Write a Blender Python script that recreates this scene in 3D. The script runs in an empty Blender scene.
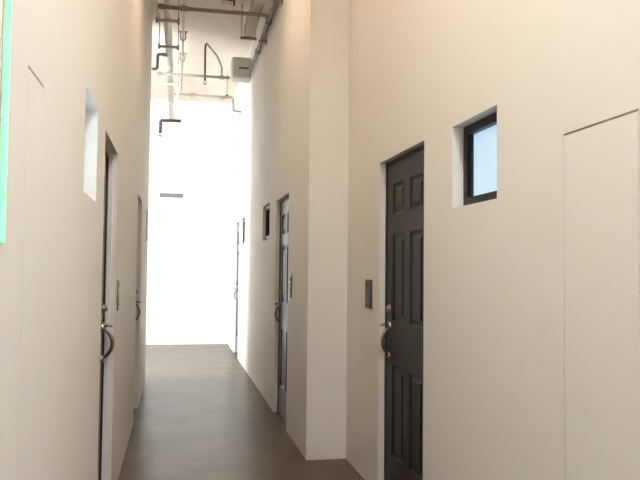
import bpy, bmesh, math
from mathutils import Vector, Matrix

scene = bpy.context.scene
COL = scene.collection

# ------------------------------------------------------------------ camera
EYE = Vector((0.0, 0.0, 1.425))
YAW, PITCH, ROLL, FOCAL_PX = 0.2007, 0.0421, -0.0104, 704.0
f0 = Vector((math.sin(YAW), math.cos(YAW), 0))
r0 = Vector((math.cos(YAW), -math.sin(YAW), 0))
u0 = Vector((0, 0, 1))
fwd = f0 * math.cos(PITCH) + u0 * math.sin(PITCH)
up = -f0 * math.sin(PITCH) + u0 * math.cos(PITCH)
rt = r0 * math.cos(ROLL) - up * math.sin(ROLL)
up2 = r0 * math.sin(ROLL) + up * math.cos(ROLL)
cd = bpy.data.cameras.new('camera')
cam = bpy.data.objects.new('camera', cd)
COL.objects.link(cam)
m3 = Matrix((rt, up2, -fwd)).transposed()
cam.matrix_world = Matrix.Translation(EYE) @ m3.to_4x4()
cd.sensor_fit = 'HORIZONTAL'
cd.sensor_width = 36.0
cd.lens = FOCAL_PX / 640.0 * 36.0
cd.clip_start = 0.02
scene.camera = cam

# ------------------------------------------------------------------ daylight, exposure
world = bpy.data.worlds.new('sky')
scene.world = world
world.use_nodes = True
bg = world.node_tree.nodes['Background']
bg.inputs['Color'].default_value = (0.93, 0.97, 1.0, 1)
bg.inputs['Strength'].default_value = 30.0
FILL_STRENGTH, FILL_COLOR = 67.0, (0.98, 1.0, 1.0)          # neutral fill light added near the viewpoint
WARM_STRENGTH, WARM_COLOR = 21.0, (1.0, 0.76, 0.52)         # warm lamps further in
scene.view_settings.view_transform = 'Standard'
scene.view_settings.look = 'None'
scene.view_settings.gamma = 1.0
scene.view_settings.exposure = 0.19
scene.view_settings.use_curve_mapping = False
try:
    scene.cycles.use_denoising = True
    scene.cycles.max_bounces = 14
    scene.cycles.diffuse_bounces = 10
    scene.cycles.sample_clamp_indirect = 10.0
    scene.cycles.caustics_reflective = False
    scene.cycles.caustics_refractive = False
    scene.cycles.blur_glossy = 1.0
except Exception:
    pass

# ------------------------------------------------------------------ dimensions
XL, XR, XF = -0.358, 1.282, 0.976       # left wall, near right wall, far right wall
YP, YE, YL = 5.238, 13.5, 9.15          # pier face, end wall, end of the left wall
YB, ZC, XB = -5.0, 4.6, -3.0            # wall behind, ceiling, side bay
BACK = 0.30                             # wall thickness

# sky portal over the bay window
BW = (-2.85, -0.80, 0.25, 4.35)         # x0 x1 z0 z1, in the bay wall that faces the end wall
pl = bpy.data.lights.new('daylight_portal', 'AREA')
pl.shape = 'RECTANGLE'
pl.size = BW[1] - BW[0]
pl.size_y = BW[3] - BW[2]
pl.cycles.is_portal = True
po = bpy.data.objects.new('daylight_portal', pl)
COL.objects.link(po)
po.location = ((BW[0] + BW[1]) / 2, YL - 0.25, (BW[2] + BW[3]) / 2)
po.rotation_euler = (math.pi / 2, 0, 0)


# ------------------------------------------------------------------ materials
def nd(nt, kind, **kw):
    n = nt.nodes.new(kind)
    for k, v in kw.items():
        setattr(n, k, v)
    return n


def mat(name, color, rough=0.5, metal=0.0, var=0.06, scale=6.0, bump=0.0, bscale=60.0, spec=0.5, emit=None, stretch=None):
    m = bpy.data.materials.new(name)
    m.use_nodes = True
    nt = m.node_tree
    b = nt.nodes['Principled BSDF']
    b.inputs['Roughness'].default_value = rough
    b.inputs['Metallic'].default_value = metal
    b.inputs['Specular IOR Level'].default_value = spec
    tc = nd(nt, 'ShaderNodeTexCoord')
    mp = nd(nt, 'ShaderNodeMapping')
    if stretch:
        mp.inputs['Scale'].default_value = stretch
    nt.links.new(tc.outputs['Object'], mp.inputs['Vector'])
    no = nd(nt, 'ShaderNodeTexNoise')
    no.inputs['Scale'].default_value = scale
    no.inputs['Detail'].default_value = 4
    nt.links.new(mp.outputs['Vector'], no.inputs['Vector'])
    rp = nd(nt, 'ShaderNodeValToRGB')
    rp.color_ramp.elements[0].position = 0.3
    rp.color_ramp.elements[1].position = 0.7
    rp.color_ramp.elements[0].color = tuple(c * (1 - var) for c in color) + (1,)
    rp.color_ramp.elements[1].color = tuple(min(1, c * (1 + var)) for c in color) + (1,)
    nt.links.new(no.outputs['Fac'], rp.inputs['Fac'])
    nt.links.new(rp.outputs['Color'], b.inputs['Base Color'])
    if bump:
        n2 = nd(nt, 'ShaderNodeTexNoise')
        n2.inputs['Scale'].default_value = bscale
        n2.inputs['Detail'].default_value = 3
        nt.links.new(mp.outputs['Vector'], n2.inputs['Vector'])
        bp = nd(nt, 'ShaderNodeBump')
        bp.inputs['Strength'].default_value = bump
        bp.inputs['Distance'].default_value = 0.01
        nt.links.new(n2.outputs['Fac'], bp.inputs['Height'])
        nt.links.new(bp.outputs['Normal'], b.inputs['Normal'])
    if emit:
        b.inputs['Emission Color'].default_value = tuple(emit[0]) + (1,)
        b.inputs['Emission Strength'].default_value = emit[1]
    return m


def floor_mat():
    m = mat('polished_concrete', (0.135, 0.105, 0.085), rough=0.3, spec=0.11)
    nt = m.node_tree
    b = nt.nodes['Principled BSDF']
    b.inputs['Specular Tint'].default_value = (1.0, 0.82, 0.70, 1)
    for l in list(nt.links):
        if l.to_node == b:
            nt.links.remove(l)
    tc = nd(nt, 'ShaderNodeTexCoord')
    n1 = nd(nt, 'ShaderNodeTexNoise')
    n1.inputs['Scale'].default_value = 2.4
    n1.inputs['Detail'].default_value = 6
    n1.inputs['Roughness'].default_value = 0.62
    n1.inputs['Distortion'].default_value = 0.15
    nt.links.new(tc.outputs['Object'], n1.inputs['Vector'])
    r1 = nd(nt, 'ShaderNodeValToRGB')
    e = r1.color_ramp.elements
    e[0].position, e[0].color = 0.30, (0.076, 0.051, 0.037, 1)
    e[1].position, e[1].color = 0.72, (0.145, 0.100, 0.075, 1)
    nt.links.new(n1.outputs['Fac'], r1.inputs['Fac'])
    nt.links.new(r1.outputs['Color'], b.inputs['Base Color'])
    n2 = nd(nt, 'ShaderNodeTexNoise')
    n2.inputs['Scale'].default_value = 2.6
    n2.inputs['Detail'].default_value = 5
    n2.inputs['Distortion'].default_value = 0.3
    nt.links.new(tc.outputs['Object'], n2.inputs['Vector'])
    mr = nd(nt, 'ShaderNodeMapRange')
    mr.inputs['From Min'].default_value = 0.3
    mr.inputs['From Max'].default_value = 0.7
    mr.inputs['To Min'].default_value = 0.280
    mr.inputs['To Max'].default_value = 0.305
    nt.links.new(n2.outputs['Fac'], mr.inputs['Value'])
    nt.links.new(mr.outputs['Result'], b.inputs['Roughness'])
    return m


def glass_mat():
    m = bpy.data.materials.new('clear_glass')
    m.use_nodes = True
    nt = m.node_tree
    nt.nodes.clear()
    out = nd(nt, 'ShaderNodeOutputMaterial')
    mx = nd(nt, 'ShaderNodeMixShader')
    tr = nd(nt, 'ShaderNodeBsdfTransparent')
    tr.inputs['Color'].default_value = (0.95, 0.98, 0.98, 1)
    gl = nd(nt, 'ShaderNodeBsdfGlossy')
    gl.inputs['Roughness'].default_value = 0.02
    mx.inputs['Fac'].default_value = 0.06
    nt.links.new(tr.outputs[0], mx.inputs[1])
    nt.links.new(gl.outputs[0], mx.inputs[2])
    nt.links.new(mx.outputs[0], out.inputs['Surface'])
    return m


M = dict(
    wall=mat('cream_wall_paint', (0.80, 0.78, 0.745), rough=0.62, var=0.012, scale=1.3, bump=0.04, bscale=35, spec=0.3),
    white=mat('white_wall_paint', (0.86, 0.85, 0.83), rough=0.6, var=0.01, scale=1.3, bump=0.03, bscale=40),
    ceil=mat('painted_concrete_ceiling', (0.67, 0.59, 0.51), rough=0.8, var=0.08, scale=1.6, bump=0.1, bscale=14),
    floor=floor_mat(),
    door=mat('charcoal_door_paint', (0.0125, 0.0115, 0.0105), rough=0.45, var=0.08, scale=4, bump=0.02, bscale=25),
    doorgloss=mat('slate_blue_gloss_door_paint', (0.050, 0.055, 0.070), rough=0.08, var=0.08, scale=4, bump=0.005, bscale=25),
    doorblue=mat('slate_blue_door_paint', (0.046, 0.054, 0.082), rough=0.30, var=0.08, scale=4, bump=0.01, bscale=25, spec=0.26),
    doorframe=mat('black_door_frame_paint', (0.022, 0.020, 0.018), rough=0.5, var=0.1),
    metal=mat('brushed_nickel', (0.27, 0.245, 0.22), rough=0.28, metal=1.0, var=0.05, scale=40),
    winframe=mat('black_window_frame_paint', (0.009, 0.009, 0.010), rough=0.4, var=0.1, spec=0.3),
    pane=mat('frosted_backlit_pane', (0.42, 0.52, 0.58), rough=0.15, var=0.05, scale=3, stretch=(1, 1, 0.2), emit=((0.46, 0.70, 0.93), 0.66)),
    panedim=mat('frosted_dim_pane', (0.16, 0.17, 0.17), rough=0.2, var=0.06, scale=3),
    panepale=mat('frosted_pale_pane', (0.45, 0.52, 0.54), rough=0.2, var=0.05, scale=3, emit=((0.62, 0.82, 0.92), 2.6)),
    keypad=mat('dark_grey_plastic', (0.055, 0.048, 0.044), rough=0.35, var=0.08, scale=20),
    keylens=mat('grey_key_plastic', (0.17, 0.16, 0.15), rough=0.35, var=0.05, scale=20),
    pipe=mat('grey_brown_pipe_paint', (0.27, 0.215, 0.17), rough=0.5, var=0.12, scale=9),
    pipelight=mat('beige_pipe_paint', (0.46, 0.41, 0.36), rough=0.55, var=0.08, scale=6),
    pipedark=mat('dark_iron_pipe', (0.13, 0.095, 0.072), rough=0.5, var=0.15, scale=9),
    iron=mat('rusty_iron_pipe', (0.045, 0.026, 0.018), rough=0.6, var=0.15),
    steel=mat('galvanised_strut', (0.22, 0.20, 0.18), rough=0.4, metal=0.6, var=0.12, scale=12),
    enamel=mat('white_enamel', (0.88, 0.89, 0.92), rough=0.22, var=0.01),
    red=mat('red_enamel', (0.24, 0.035, 0.03), rough=0.4, var=0.08),
    vent=mat('grey_vent_enamel', (0.16, 0.15, 0.14), rough=0.5, var=0.06),
    duct=mat('beige_duct_paint', (0.52, 0.45, 0.385), rough=0.6, var=0.06, scale=5),
    slot=mat('dark_slot', (0.10, 0.085, 0.075), rough=0.7),
    lamp=mat('fill_diffuser', (0.9, 0.9, 0.9), rough=0.5, var=0.0, emit=(FILL_COLOR, FILL_STRENGTH)),
    warmlamp=mat('warm_lamp_diffuser', (0.9, 0.9, 0.9), rough=0.5, var=0.0, emit=(WARM_COLOR, WARM_STRENGTH)),
    lamphouse=mat('white_lamp_housing', (0.7, 0.7, 0.68), rough=0.4),
    green=mat('mint_green_tube', (0.05, 0.1, 0.07), rough=0.3, var=0.0, emit=((0.10, 1.0, 0.20), 3.0)),
    greencap=mat('tube_end_cap', (0.55, 0.58, 0.55), rough=0.4),
    glass=glass_mat(),
)


# ------------------------------------------------------------------ mesh helpers
class MB:
    def __init__(self):
        self.bm = bmesh.new()

    def quad(self, *pts):
        vs = [self.bm.verts.new(p) for p in pts]
        return self.bm.faces.new(vs)

    def box(self, x0, x1, y0, y1, z0, z1, bevel=0.0, seg=2):
        b = bmesh.new()
        bmesh.ops.create_cube(b, size=1.0)
        for v in b.verts:
            v.co = Vector(((x0 + x1) / 2 + v.co.x * (x1 - x0), (y0 + y1) / 2 + v.co.y * (y1 - y0), (z0 + z1) / 2 + v.co.z * (z1 - z0)))
        if bevel:
            bmesh.ops.bevel(b, geom=list(b.edges), offset=bevel, segments=seg, profile=0.5, affect='EDGES')
        self.merge(b)
        return self

    def merge(self, b):
        me = bpy.data.meshes.new('t')
        b.to_mesh(me)
        b.free()
        self.bm.from_mesh(me)
        bpy.data.meshes.remove(me)

    def cyl(self, a, c, r, r2=None, n=20, bevel=0.0):
        a, c = Vector(a), Vector(c)
        d = c - a
        b = bmesh.new()
        bmesh.ops.create_cone(b, cap_ends=True, segments=n, radius1=r, radius2=r if r2 is None else r2, depth=d.length)
        if bevel:
            eds = [e for e in b.edges if len(e.link_faces) == 2 and any(len(f.verts) > 4 for f in e.link_faces)]
            bmesh.ops.bevel(b, geom=eds, offset=bevel, segments=2, profile=0.5, affect='EDGES')
        q = Vector((0, 0, 1)).rotation_difference(d.normalized())
        bmesh.ops.transform(b, matrix=Matrix.Translation((a + c) / 2) @ q.to_matrix().to_4x4(), verts=b.verts)
        for f in b.faces:
            f.smooth = len(f.verts) <= 4
        self.merge(b)
        return self

    def tube(self, pts, r, n=14, bend=0.0):
        pts = [Vector(p) for p in pts]
        if bend:                                    # round the corners
            q = [pts[0]]
            for i in range(1, len(pts) - 1):
                a, b_, c = pts[i - 1], pts[i], pts[i + 1]
                la, lc = min(bend, (a - b_).length * .45), min(bend, (c - b_).length * .45)
                s, e = b_ + (a - b_).normalized() * la, b_ + (c - b_).normalized() * lc
                for k in range(7):
                    t = k / 6
                    q.append(s * (1 - t) ** 2 + b_ * 2 * t * (1 - t) + e * t * t)
            q.append(pts[-1])
            pts = q
        rings = []
        nrm = None
        for i, p in enumerate(pts):
            t = (pts[min(i + 1, len(pts) - 1)] - pts[max(i - 1, 0)]).normalized()
            if nrm is None:
                nrm = t.orthogonal().normalized()
            else:
                nrm = (nrm - t * nrm.dot(t)).normalized()
            bi = t.cross(nrm)
            rr = r[i] if isinstance(r, (list, tuple)) else r
            rings.append([self.bm.verts.new(p + (nrm * math.cos(2 * math.pi * k / n) + bi * math.sin(2 * math.pi * k / n)) * rr) for k in range(n)])
        for i in range(len(rings) - 1):
            for k in range(n):
                f = self.bm.faces.new((rings[i][k], rings[i][(k + 1) % n], rings[i + 1][(k + 1) % n], rings[i + 1][k]))
                f.smooth = True
        self.bm.faces.new(rings[0][::-1])
        self.bm.faces.new(rings[-1])
        return self

    def ball(self, c, r, sz=1.0):
        b = bmesh.new()
        bmesh.ops.create_uvsphere(b, u_segments=18, v_segments=10, radius=r)
        for v in b.verts:
            v.co = Vector(c) + Vector((v.co.x, v.co.y, v.co.z * sz))
        for f in b.faces:
            f.smooth = True
        self.merge(b)
        return self

    def build(self, name, material, parent=None, origin=None):
        me = bpy.data.meshes.new(name)
        bmesh.ops.recalc_face_normals(self.bm, faces=self.bm.faces)
        if origin is not None:
            bmesh.ops.translate(self.bm, vec=-Vector(origin), verts=self.bm.verts)
        self.bm.to_mesh(me)
        self.bm.free()
        me.materials.append(material)
        o = bpy.data.objects.new(name, me)
        COL.objects.link(o)
        if origin is not None:
            o.location = origin
        if parent is not None:
            o.parent = parent
            o.matrix_parent_inverse = Matrix.Translation(-Vector(parent.location))
        return o


def tag(o, label, cat, group=None, kind=None):
    o['label'] = label
    o['category'] = cat
    if group:
        o['group'] = group
    if kind:
        o['kind'] = kind
    return o


def thing(name, loc, label, cat, group=None, kind=None):
    o = bpy.data.objects.new(name, None)
    o.empty_display_size = 0.1
    COL.objects.link(o)
    o.location = loc
    return tag(o, label, cat, group, kind)


def wall_along_y(mb, X, s, y0, y1, z0, z1, niches, back=BACK):
    """Wall slab facing s along x; niches (y0,y1,z0,z1,depth) are sunk into it."""
    ys = sorted({y0, y1} | {v for n in niches for v in n[:2]})
    zs = sorted({z0, z1} | {v for n in niches for v in n[2:4]})
    for a, b in zip(ys, ys[1:]):
        for c, d in zip(zs, zs[1:]):
            ym, zm = (a + b) / 2, (c + d) / 2
            if any(n[0] < ym < n[1] and n[2] < zm < n[3] for n in niches):
                continue
            mb.quad((X, a, c), (X, b, c), (X, b, d), (X, a, d))
    for (a, b, c, d, dep) in niches:
        x = X - s * dep
        mb.quad((x, a, c), (x, b, c), (x, b, d), (x, a, d))
        mb.quad((X, a, c), (x, a, c), (x, a, d), (X, a, d))
        mb.quad((X, b, c), (x, b, c), (x, b, d), (X, b, d))
        mb.quad((X, a, d), (x, a, d), (x, b, d), (X, b, d))
        if c > 0:
            mb.quad((X, a, c), (x, a, c), (x, b, c), (X, b, c))
    xb = X - s * back
    mb.quad((xb, y0, z0), (xb, y1, z0), (xb, y1, z1), (xb, y0, z1))
    mb.quad((X, y0, z0), (xb, y0, z0), (xb, y0, z1), (X, y0, z1))
    mb.quad((X, y1, z0), (xb, y1, z0), (xb, y1, z1), (X, y1, z1))
    mb.quad((X, y0, z1), (xb, y0, z1), (xb, y1, z1), (X, y1, z1))
    bmesh.ops.remove_doubles(mb.bm, verts=mb.bm.verts, dist=1e-5)


# ------------------------------------------------------------------ openings
# right near wall
DOOR_R = (3.542, 4.373, 0.0, 2.120)
WIN_R = (2.674, 3.150, 1.724, 2.113)
PAN_R = (1.769, 2.167, 0.06, 1.894)
# right far wall
DOOR_F = (6.214, 7.040, 0.0, 2.112)
WIN_F = (7.535, 8.135, 1.750, 2.150)
WIN_G = (10.36, 10.98, 1.790, 2.200)
DOOR_G = (11.28, 12.13, 0.0, 2.200)
# left wall
WIN_L = (2.842, 3.277, 1.718, 2.130)
DOOR_L = (3.622, 4.412, 0.0, 2.110)
PAN_L = (1.782, 1.985, 0.06, 1.911)
DOOR_M = (6.69, 7.42, 0.0, 2.100)
WIN_M = (8.50, 8.93, 1.745, 2.120)

RECESS = 0.045          # how far a door leaf stands back from the wall face


def n_door(d): return d + (RECESS + 0.06,)
def n_win(w): return w + (0.14,)
def n_pan(p): return p + (0.035,)


# ------------------------------------------------------------------ structure
mb = MB(); mb.box(XB - BACK, XR + BACK, YB - BACK, YE + BACK, -0.15, 0.0)
tag(mb.build('floor', M['floor']), 'brown polished concrete floor of the corridor', 'floor', kind='structure')
mb = MB(); mb.box(XB - BACK, XR + BACK, YB - BACK, YE + BACK, ZC, ZC + 0.2)
tag(mb.build('ceiling', M['ceil']), 'high painted concrete ceiling above the pipes', 'ceiling', kind='structure')

mb = MB(); wall_along_y(mb, XR, -1, YB, YP, 0, ZC, [n_door(DOOR_R), n_win(WIN_R), n_pan(PAN_R)])
tag(mb.build('wall_right', M['wall']), 'cream near right wall around the charcoal door and lit window', 'wall', kind='structure')
mb = MB()
wall_along_y(mb, XF, -1, YP, YE, 0, ZC, [n_door(DOOR_F), n_win(WIN_F), n_win(WIN_G), n_door(DOOR_G)], back=XR + BACK - XF)
tag(mb.build('wall_right_far', M['wall']), 'cream far right wall that starts with a pier standing into the corridor', 'wall', kind='structure')
mb = MB(); wall_along_y(mb, XL, 1, YB, YL, 0, ZC, [n_win(WIN_L), n_door(DOOR_L), n_pan(PAN_L), n_door(DOOR_M), n_win(WIN_M)])
tag(mb.build('wall_left', M['wall']), 'cream left wall running along the whole corridor', 'wall', kind='structure')
mb = MB(); mb.box(XB - BACK, XR + BACK, YE, YE + BACK, 0, ZC)
tag(mb.build('wall_end', M['white']), 'white end wall glaring in daylight', 'wall', kind='structure')
mb = MB(); mb.box(XB - BACK, XR + BACK, YB - BACK, YB, 0, ZC)
tag(mb.build('wall_back', M['wall']), 'cream wall behind the viewpoint', 'wall', kind='structure')
mb = MB(); mb.box(XB - BACK, XB, YL - 0.2, YE, 0, ZC)
tag(mb.build('wall_bay_side', M['white']), 'white side wall of the bay left of the bright end', 'wall', kind='structure')
mb = MB()                                     # bay wall with the daylight window
x0, x1, z0, z1 = BW
mb.box(XB, x0, YL - 0.2, YL, 0, ZC)
mb.box(x1, XL - BACK, YL - 0.2, YL, 0, ZC)
mb.box(x0, x1, YL - 0.2, YL, 0, z0)
mb.box(x0, x1, YL - 0.2, YL, z1, ZC)
tag(mb.build('wall_bay_window', M['white']), 'white window wall of the side bay', 'wall', kind='structure')


# ------------------------------------------------------------------ windows
def small_window(name, X, s, op, pane_mat, label, depth=0.055, fr=0.042):
    y0, y1, z0, z1 = op
    xo = X - s * depth                       # front of the frame
    xi = X - s * (depth + 0.05)
    root = thing(name, (xo, (y0 + y1) / 2, z0), label, 'window', kind='structure')
    mb = MB()
    a, b = min(xo, xi), max(xo, xi)
    mb.box(a, b, y0, y0 + fr, z0, z1, 0.003)
    mb.box(a, b, y1 - fr, y1, z0, z1, 0.003)
    mb.box(a, b, y0 + fr - 0.004, y1 - fr + 0.004, z1 - fr, z1, 0.003)
    mb.box(a, b, y0 + fr - 0.004, y1 - fr + 0.004, z0, z0 + fr * 1.15, 0.003)
    # inner bead
    e, w = 0.008, 0.012
    xm0, xm1 = sorted((X - s * (depth + 0.012), X - s * (depth + 0.03)))
    mb.box(xm0, xm1, y0 + fr - e, y0 + fr + w, z0 + fr * 1.15 - e, z1 - fr + e)
    mb.box(xm0, xm1, y1 - fr - w, y1 - fr + e, z0 + fr * 1.15 - e, z1 - fr + e)
    mb.build('window_frame', M['winframe'], root)
    p = MB()
    xp0, xp1 = sorted((X - s * (depth + 0.030), X - s * (depth + 0.038)))
    p.box(xp0, xp1, y0 + fr - 0.006, y1 - fr + 0.006, z0 + fr * 1.15 - 0.006, z1 - fr + 0.006)
    p.build('pane', pane_mat, root)
    return root


small_window('window_1', XR, -1, WIN_R, M['pane'], 'small square window glowing pale blue in a black frame on the near right wall')
small_window('window_2', XL, 1, WIN_L, M['panepale'], 'small pale recessed window high in the near left wall', depth=0.075)
small_window('window_3', XF, -1, WIN_F, M['panedim'], 'small dark window just beyond the blue-grey door on the right', depth=0.03, fr=0.05)
small_window('window_4', XF, -1, WIN_G, M['panedim'], 'tiny dark window on the right near the bright end, before the last door', depth=0.03, fr=0.05)
small_window('window_5', XL, 1, WIN_M, M['panedim'], 'narrow dark window at the far end of the left wall', depth=0.02, fr=0.05)

# tall bay window, unseen behind the left wall, placed to light the end wall
x0, x1, z0, z1 = BW
root = thing('window_6', ((x0 + x1) / 2, YL - 0.12, z0), 'unseen tall daylight window of the side bay, placed to light the end wall', 'window', kind='structure')
mb = MB()
for k in range(3):
    x = x0 + (x1 - x0 - 0.06) * k / 2
    mb.box(x, x + 0.06, YL - 0.16, YL - 0.08, z0, z1)
for z in (z0, 2.4, z1 - 0.06):
    mb.box(x0, x1, YL - 0.155, YL - 0.085, z, z + 0.06)
mb.build('window_frame', M['winframe'], root)
mb = MB(); mb.box(x0 + 0.03, x1 - 0.03, YL - 0.125, YL - 0.115, z0 + 0.03, z1 - 0.03)
mb.build('pane', M['glass'], root)


# ------------------------------------------------------------------ doors
def leaf_mesh(mb, xf, s, y0, y1, z0, z1, flip):
    """six raised-and-fielded panels; s = direction the face looks along x."""
    W, H = y1 - y0, z1 - z0
    st, mid = 0.118 * W / 0.8, 0.105 * W / 0.8
    pw = (W - 2 * st - mid) / 2
    cols = [(y0 + st, y0 + st + pw), (y1 - st - pw, y1 - st)]
    rows = [(z0 + .130 * H, z0 + .400 * H), (z0 + .525 * H, z0 + .790 * H), (z0 + .845 * H, z0 + .940 * H)]
    panels = [(c[0], c[1], r[0], r[1]) for c in cols for r in rows]
    ys = sorted({y0, y1} | {v for c in cols for v in c})
    zs = sorted({z0, z1} | {v for r in rows for v in r})
    for a, b in zip(ys, ys[1:]):
        for c, d in zip(zs, zs[1:]):
            if any(abs(a - p[0]) < 1e-6 and abs(c - p[2]) < 1e-6 for p in panels):
                continue
            mb.quad((xf, a, c), (xf, b, c), (xf, b, d), (xf, a, d))

    def rect(p, inset, dep):
        x = xf - s * dep
        return [(x, p[0] + inset, p[2] + inset), (x, p[1] - inset, p[2] + inset), (x, p[1] - inset, p[3] - inset), (x, p[0] + inset, p[3] - inset)]
    for p in panels:
        loops = [rect(p, 0, 0), rect(p, .006, .004), rect(p, .014, .013), rect(p, .030, .013), rect(p, .048, .004)]
        for A, B in zip(loops, loops[1:]):
            for k in range(4):
                mb.quad(A[k], A[(k + 1) % 4], B[(k + 1) % 4], B[k])
        mb.quad(*loops[-1])
    xb = xf - s * 0.042
    mb.quad((xb, y0, z0), (xb, y1, z0), (xb, y1, z1), (xb, y0, z1))
    mb.quad((xf, y0, z0), (xb, y0, z0), (xb, y0, z1), (xf, y0, z1))
    mb.quad((xf, y1, z0), (xb, y1, z0), (xb, y1, z1), (xf, y1, z1))
    mb.quad((xf, y0, z0), (xb, y0, z0), (xb, y1, z0), (xf, y1, z0))
    mb.quad((xf, y0, z1), (xb, y0, z1), (xb, y1, z1), (xf, y1, z1))
    bmesh.ops.remove_doubles(mb.bm, verts=mb.bm.verts, dist=1e-5)


def door(name, X, s, op, paint, label, hardware=True, loop=0.036, rec=RECESS, far_strip=False):
    y0, y1, z0, z1 = op
    xf = X - s * rec
    root = thing(name, (xf, (y0 + y1) / 2, 0), label, 'door', kind='structure')
    fr = 0.022
    mb = MB()                                  # thin dark frame around the leaf
    a, b = sorted((X - s * (rec - 0.006), X - s * (rec + 0.055)))
    mb.box(a, b, y0, y0 + fr, 0, z1)
    mb.box(a, b, y1 - fr, y1, 0, z1)
    mb.box(a, b, y0 + fr - .002, y1 - fr + .002, z1 - fr, z1)
    mb.build('door_frame', M['doorframe'], root)
    mb = MB()
    leaf_mesh(mb, xf, s, y0 + fr + .002, y1 - fr - .002, 0.008, z1 - fr - .002, False)
    mb.build('door_leaf', paint, root)
    mb = MB()                                  # hinges on the near edge
    for z in (0.25, 1.05, 1.85):
        mb = MB()
        mb.cyl((xf + s * .006, y0 + fr + .001, z - .045), (xf + s * .006, y0 + fr + .001, z + .045), 0.006, n=10)
        mb.build('hinge', M['metal'], root)
    if far_strip:                              # white enamelled strip on the latch jamb
        a, b = sorted((X - s * .026, X - s * (rec - .007)))
        MB().box(a, b, y1 - .014, y1, 0, z1 - .001, .002).build('jamb_strip', M['enamel'], root)['label'] = 'shiny white strip along the door edge'
    if not hardware:
        return root
    yh = y1 - fr - 0.062
    mb = MB()
    mb.cyl((xf - s * .002, yh, 1.182), (xf + s * .013, yh, 1.182), 0.031, 0.027, n=28, bevel=.002)
    mb.cyl((xf + s * .010, yh, 1.182), (xf + s * .024, yh, 1.182), 0.017, 0.015, n=24, bevel=.002)
    db = mb.build('deadbolt', M['metal'], root)
    mb = MB(); mb.box(*sorted((xf + s * .022, xf + s * .027)), yh - .0025, yh + .0025, 1.174, 1.190)
    mb.build('keyhole', M['doorframe'], db)
    mb = MB()                                  # grip handle set: upper rose, thumb piece, grip, lower rose
    mb.cyl((xf - s * .002, yh, 1.072), (xf + s * .014, yh, 1.072), 0.033, 0.027, n=28, bevel=.002)
    up_ = mb.build('upper_rose', M['metal'], root)
    mb = MB()
    mb.tube([(xf + s * .012, yh, 1.078), (xf + s * .035, yh, 1.086), (xf + s * .056, yh, 1.078)], [.008, .009, .006], n=10, bend=0)
    mb.box(*sorted((xf + s * .040, xf + s * .062)), yh - .014, yh + .014, 1.074, 1.082, 0.003)
    mb.build('thumb_latch', M['metal'], up_)
    mb = MB()
    pts = []
    for k in range(15):
        t = k / 14
        pts.append((xf + s * (.010 + loop * math.sin(math.pi * min(1, t * 1.02)) ** 0.7), yh, 1.060 - t * 0.165))
    rad = [.0085 + .0035 * math.sin(math.pi * k / 14) for k in range(15)]
    mb.tube(pts, rad, n=14)
    mb.build('door_handle', M['metal'], root)
    mb = MB()
    mb.cyl((xf - s * .002, yh, 0.888), (xf + s * .012, yh, 0.888), 0.023, 0.018, n=24, bevel=.002)
    mb.build('lower_rose', M['metal'], root)
    return root


door('door_1', XR, -1, DOOR_R, M['door'], 'dark charcoal six-panel door with a metal grip handle on the near right')
door('door_2', XL, 1, DOOR_L, M['doorgloss'], 'dark recessed door with a metal grip handle seen edge-on in the left wall', rec=0.062, loop=0.050, far_strip=True)
door('door_3', XF, -1, DOOR_F, M['doorblue'], 'blue-grey door shining in the right wall just beyond the pier')
door('door_4', XF, -1, DOOR_G, M['doorgloss'], 'last door on the right, a dark sliver beside the bright end')
door('door_5', XL, 1, DOOR_M, M['door'], 'farther door in the left wall, seen as a narrow brown line')


# ------------------------------------------------------------------ flush service panels
def service_panel(X, s, op, label, near=.002, far=.002):
    y0, y1, z0, z1 = op
    root = thing('access_panel', (X, (y0 + y1) / 2, z0), label, 'access panel')
    mb = MB()
    a, b = sorted((X - s * .0003, X - s * .034))
    mb.box(a, b, y0 + near, y1 - far, z0 + .003, z1 - .007, 0.0015)
    mb.build('panel_door', M['wall'], root)
    mb = MB()
    mb.box(*sorted((X - s * .022, X - s * .034)), y0 + .003, y1 - .003, z1 - .006, z1 - .0005)
    mb.build('gap_shade', M['slot'], root)  # dark strip behind the top gap, shade put into its colour
    return root


service_panel(XR, -1, PAN_R, 'tall flush cream service panel at the right edge with a dark gap along its top', near=.004, far=.003)
service_panel(XL, 1, PAN_L, 'tall flush cream service panel in the left wall beside the green tube', near=.007, far=.0003)


# ------------------------------------------------------------------ keypads by the doors
def keypad(X, s, yc, zc, label, w=0.085, h=0.195, dep=0.016, m='keypad'):
    root = thing('door_keypad', (X, yc, zc - h / 2), label, 'keypad', group='keypads beside the doors')
    mb = MB()
    a, b = sorted((X, X + s * dep))
    mb.box(a, b, yc - w / 2, yc + w / 2, zc - h / 2, zc + h / 2, 0.007, 3)
    mb.build('housing', M[m], root)
    for r in range(4):
        for c in range(3):
            k = MB()
            y, z = yc + (c - 1) * .023, zc + .012 - r * .024
            k.box(*sorted((X + s * (dep - .003), X + s * (dep + .003))), y - .008, y + .008, z - .008, z + .008, 0.002)
            k.build('key', M['keylens'], root)
    d = MB()
    d.box(*sorted((X + s * (dep - .004), X + s * (dep + .001))), yc - .030, yc + .030, zc + .045, zc + .080, 0.0015)
    d.build('display', M['winframe'], root)


keypad(XR, -1, 4.60, 1.265, 'dark grey keypad on the near right wall beside the charcoal door', w=0.135)
keypad(XL, 1, 4.60, 1.255, 'thin keypad on the left wall just past the edge-on door', w=0.135, dep=0.010, m='metal')
keypad(XF, -1, 6.02, 1.280, 'keypad on the pier wall at the near side of the blue-grey door', m='metal')


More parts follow.
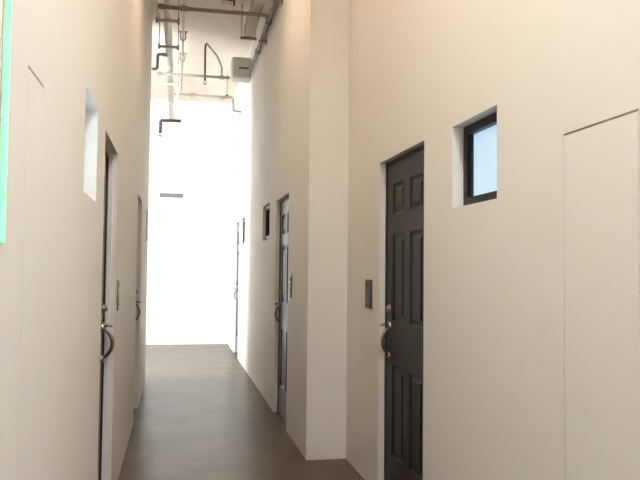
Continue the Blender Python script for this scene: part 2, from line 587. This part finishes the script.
# ------------------------------------------------------------------ ceiling pipes and services
def pipe(name, pts, r, m, label, bend=0.05, group='ceiling pipes', couplings=(), cat='pipe', n=14):
    root = thing(name, pts[0], label, cat, group)
    MB().tube(pts, r, n=n, bend=bend).build('pipe_run', m, root)
    for (c, axis, rr) in couplings:
        c = Vector(c)
        a = Vector(axis).normalized() * rr * 1.3
        MB().cyl(c - a, c + a, rr, n=16, bevel=rr * .15).build('coupling', m, root)
    return root


ZP = 4.15
# long main pipe, left side
pipe('main_pipe', [(-.145, YB + .02, 4.24), (-.145, YE, 4.24)], 0.045, M['pipelight'],
     'thick beige main pipe running lengthwise under the ceiling on the left', couplings=[((-.145, y, 4.24), (0, 1, 0), .052) for y in (6.9, 9.9, 12.0)])
# thin conduit
pipe('conduit', [(.03, YB + .02, 4.33), (.03, 11.6, 4.33)], 0.014, M['pipelight'], 'thin beige conduit running lengthwise right of the thick main pipe')
# pipe along the right wall
pipe('wall_pipe', [(.925, YP - .35, 4.09), (.925, 9.6, 4.09)], 0.024, M['pipedark'],
     'brown pipe running along the top of the far right wall', couplings=[((.925, y, 4.09), (0, 1, 0), .031) for y in (7.47, 8.5)])
# cross pipes
pipe('cross_pipe', [(-.22, 7.47, 4.165), (.90, 7.47, 4.165), (.925, 7.47, 4.115)], 0.021, M['pipe'],
     'nearest brown cross pipe under the ceiling, at the top of the picture', bend=.02,
     couplings=[((-.20, 7.47, 4.165), (1, 0, 0), .028), ((.03, 7.47, 4.165), (1, 0, 0), .031)])
pipe('cross_pipe', [(-.30, 10.08, 4.165), (XF, 10.08, 4.165)], 0.019, M['pipe'],
     'middle brown cross pipe, the one feeding the hanging sprinkler drop', couplings=[((.585, 10.08, 4.165), (1, 0, 0), .028), ((-.285, 10.08, 4.165), (1, 0, 0), .026)])
pipe('cross_pipe', [(-.12, 11.22, 4.165), (.835, 11.22, 4.165), (.85, 11.22, 3.95), (XF, 11.22, 3.94)], 0.018, M['pipe'],
     'farthest brown cross pipe that steps down at its right end', bend=.04,
     couplings=[((.20, 11.22, 4.165), (1, 0, 0), .030), ((.66, 11.22, 4.150), (1, 0, 0), .032)])
# stepped pipe off the main, left
pipe('stepped_pipe', [(-.185, 9.3, 4.205), (-.288, 9.3, 4.205), (-.292, 9.3, 4.01), (-.72, 9.3, 4.00)], 0.019, M['pipe'],
     'short dark stepped pipe at the end of the left wall', bend=.03, couplings=[((-.19, 9.3, 4.205), (1, 0, 0), .024)])


def sprinkler(parent, x, y, z, m='pipedark', k=1.0):
    mb = MB()
    mb.cyl((x, y, z + .03), (x, y, z), .016 * k, .011 * k, n=12)
    mb.tube([(x - .012, y, z), (x - .016, y, z - .02), (x, y, z - .04)], .004, n=8)
    mb.tube([(x + .012, y, z), (x + .016, y, z - .02), (x, y, z - .04)], .004, n=8)
    mb.cyl((x, y, z - .04), (x, y, z - .046), .024 * k, n=18)
    mb.build('sprinkler_head', M[m], parent)


p = pipe('sprinkler_pipe', [(.585, 10.075, 4.195), (.585, 10.06, 4.30), (.50, 9.72, 4.36), (.33, 9.02, 4.30), (.309, 8.98, 4.27), (.311, 8.98, 3.84)], 0.013, M['pipe'],
         'sprinkler branch that rises from the middle cross pipe and drops straight down', bend=.03)
sprinkler(p, .311, 8.98, 3.81)
p = pipe('sprinkler_pipe', [(.03, 11.0, 3.695), (-.277, 11.0, 3.69), (-.280, 11.0, 3.52)], 0.024, M['iron'],
         'low dark sprinkler pipe with a drop hanging before the bright end wall', bend=.03)
MB().cyl((-.03, 11.0, 3.69), (-.03, 11.0, ZC), .011, n=12).build('riser', M['white'], p)
sprinkler(p, -.280, 11.0, 3.49, 'iron', 1.8)


def hanger(y, label):
    root = thing('pipe_hanger', (-.145, y, 4.17), label, 'pipe hanger', group='hangers of the thick main pipe')
    MB().box(-.275, -.015, y - .018, y + .018, 4.165, 4.195, .003).build('strut', M['pipelight'], root)
    for x in (-.262, -.028):
        mb = MB()
        mb.cyl((x, y, 4.15), (x, y, ZC), .005, n=8)
        mb.build('rod', M['pipelight'], root)
        for z in (4.148, 4.195):
            MB().cyl((x, y, z), (x, y, z + .017), .013, n=6).build('nut', M['pipe'], root)


hanger(7.93, 'nearest metal strut hanger carrying the thick main pipe, in the picture\'s top strip')
hanger(8.88, 'second metal strut hanger under the thick main pipe, level with the left wall\'s end')
hanger(10.7, 'third metal strut hanger under the thick main pipe, in the daylight glare')


def clamp(y, label):
    root = thing('conduit_clamp', (.03, y, 4.30), label, 'clamp', group='clamps of the thin conduit')
    mb = MB()
    pts = [(.03 + .032 * math.cos(a), y, 4.33 + .036 * math.sin(a)) for a in [math.pi * (1 + k / 12) for k in range(13)]]
    mb.tube([(-.002, y, 4.40)] + pts + [(.062, y, 4.40)], .008, n=8)
    mb.build('strap', M['pipelight'], root)
    mb = MB(); mb.box(-.03, .09, y - .015, y + .015, 4.395, 4.41)
    mb.build('plate', M['pipelight'], root)
    mb = MB(); mb.cyl((.03, y, 4.405), (.03, y, ZC), .005, n=8)
    mb.build('rod', M['pipelight'], root)


clamp(8.47 * 1.055, 'dark clamp on the thin conduit, the one nearer the nearest cross pipe')
clamp(9.34 * 1.055, 'dark clamp on the thin conduit, the one nearer the middle cross pipe')

# wall pipe brackets
for y, lb in ((6.75, 'pipe bracket on the right wall pipe at the top edge of the picture'), (8.02, 'short metal bracket holding the right wall pipe to the wall')):
    root = thing('pipe_bracket', (XF, y, 4.06), lb, 'bracket', group='brackets of the right wall pipe')
    MB().box(.88, XF, y - .014, y + .014, 4.045, 4.066, .002).build('arm', M['pipe'], root)
    MB().box(XF - .006, XF, y - .02, y + .02, 4.02, 4.14).build('wall_plate', M['pipe'], root)

# ceiling duct run on the right, with its end bracket
root = thing('cable_duct', (.76, 8.35, 4.15), 'beige boxed cable duct under the ceiling left of the right wall pipe', 'duct')
MB().box(.74, .855, YP + .15, 8.36, 4.20, 4.32, .004).build('casing', M['duct'], root)
mb = MB(); mb.box(.70, .895, 8.33, 8.37, 4.175, 4.20, .003)
mb.build('bracket', M['pipe'], root)
for x in (.715, .88):
    MB().cyl((x, 8.35, 4.18), (x, 8.35, ZC - .004), .006, n=8).build('rod', M['pipelight'], root)

# boxed vent unit at the far right ceiling corner
root = thing('vent_unit', (.83, 9.75, 4.05), 'beige boxed ventilation unit with a dark slot high on the far right wall', 'vent')
MB().box(.70, XF, 9.70, 9.96, 4.07, 4.37, .03, 4).build('housing', M['duct'], root)
MB().box(.80, .96, 9.694, 9.705, 4.20, 4.225).build('slot', M['slot'], root)

# red alarm box on the ceiling
root = thing('alarm_box', (.52, 8.10, ZC), 'small red alarm box on the ceiling, cut by the top edge of the picture', 'alarm')
MB().box(.46, .58, 8.04, 8.16, ZC - .09, ZC, .008).build('housing', M['red'], root)
MB().tube([(.60, 8.10, ZC), (.60, 8.10, ZC - .12)], .012, n=10).build('stem', M['pipedark'], root)

# small red heads near the far cross pipe
root = thing('alarm_beacon', (.76, 11.5, 4.21), 'tiny red beacon beside the farthest cross pipe', 'alarm')
MB().cyl((.76, 11.5, 4.26), (.76, 11.5, ZC), .012, n=10).build('stem', M['pipelight'], root)
MB().cyl((.76, 11.5, 4.21), (.76, 11.5, 4.27), .032, .026, n=16, bevel=.004).build('lens', M['red'], root)

# slim bar vent on the end wall
root = thing('bar_vent', (-.118, YE, 2.75), 'slim grey bar-shaped vent high on the glaring white end wall', 'vent')
mb = MB()
mb.box(-.335, .098, YE - .035, YE, 2.815, 2.828)
mb.box(-.335, .098, YE - .035, YE, 2.752, 2.765)
mb.box(-.335, -.322, YE - .035, YE, 2.752, 2.828)
mb.box(.085, .098, YE - .035, YE, 2.752, 2.828)
mb.build('frame', M['vent'], root)
mb = MB()
for k in range(4):
    z = 2.771 + k * .0125
    mb.box(-.325, .088, YE - .030, YE, z - .0035, z + .0035)
mb.build('slats', M['vent'], root)['kind'] = 'stuff'

# ------------------------------------------------------------------ green tube light at the left edge
TY0, TY1 = 1.524, 1.566
root = thing('strip_light', (XL, (TY0 + TY1) / 2, 1.47), 'thin mint green glowing light strip fixed upright on the left wall at the picture edge', 'light')
MB().box(XL, XL + .004, TY0 - .002, TY1 + .002, 1.47, 2.64, .001).build('mounting_channel', M['greencap'], root)
MB().box(XL + .003, XL + .007, TY0, TY1, 1.475, 2.635, .0015).build('diffuser', M['green'], root)


# ------------------------------------------------------------------ unseen ceiling lamps over the corridor; the white pair added as fill
def unseen_ceiling_lamp(x, y, z, label, m='lamp', hl=.62):
    root = thing('unseen_ceiling_lamp', (x, y, z), label, 'lamp', group='ceiling lamps of the near corridor')
    MB().box(x - .10, x + .10, y - hl, y + hl, z, z + .06, .006).build('housing', M['lamphouse'], root)
    MB().box(x - .085, x + .085, y - hl + .02, y + hl - .02, z - .012, z + .002).build('diffuser', M[m], root)
    for d in (-hl + .17, hl - .17):
        MB().cyl((x, y + d, z + .06), (x, y + d, ZC), .006, n=8).build('rod', M['lamphouse'], root)


unseen_ceiling_lamp(.80, 1.1, 4.05, 'unseen white linear lamp added above the viewpoint as fill')
unseen_ceiling_lamp(.50, 2.8, 4.25, 'warm linear ceiling lamp over the charcoal door, above the picture', 'warmlamp', .95)
unseen_ceiling_lamp(.31, 5.75, 4.25, 'warm linear ceiling lamp beyond the pier, above the picture', 'warmlamp', .55)
unseen_ceiling_lamp(.80, -1.8, 4.05, 'unseen white linear lamp added behind the viewpoint as fill')
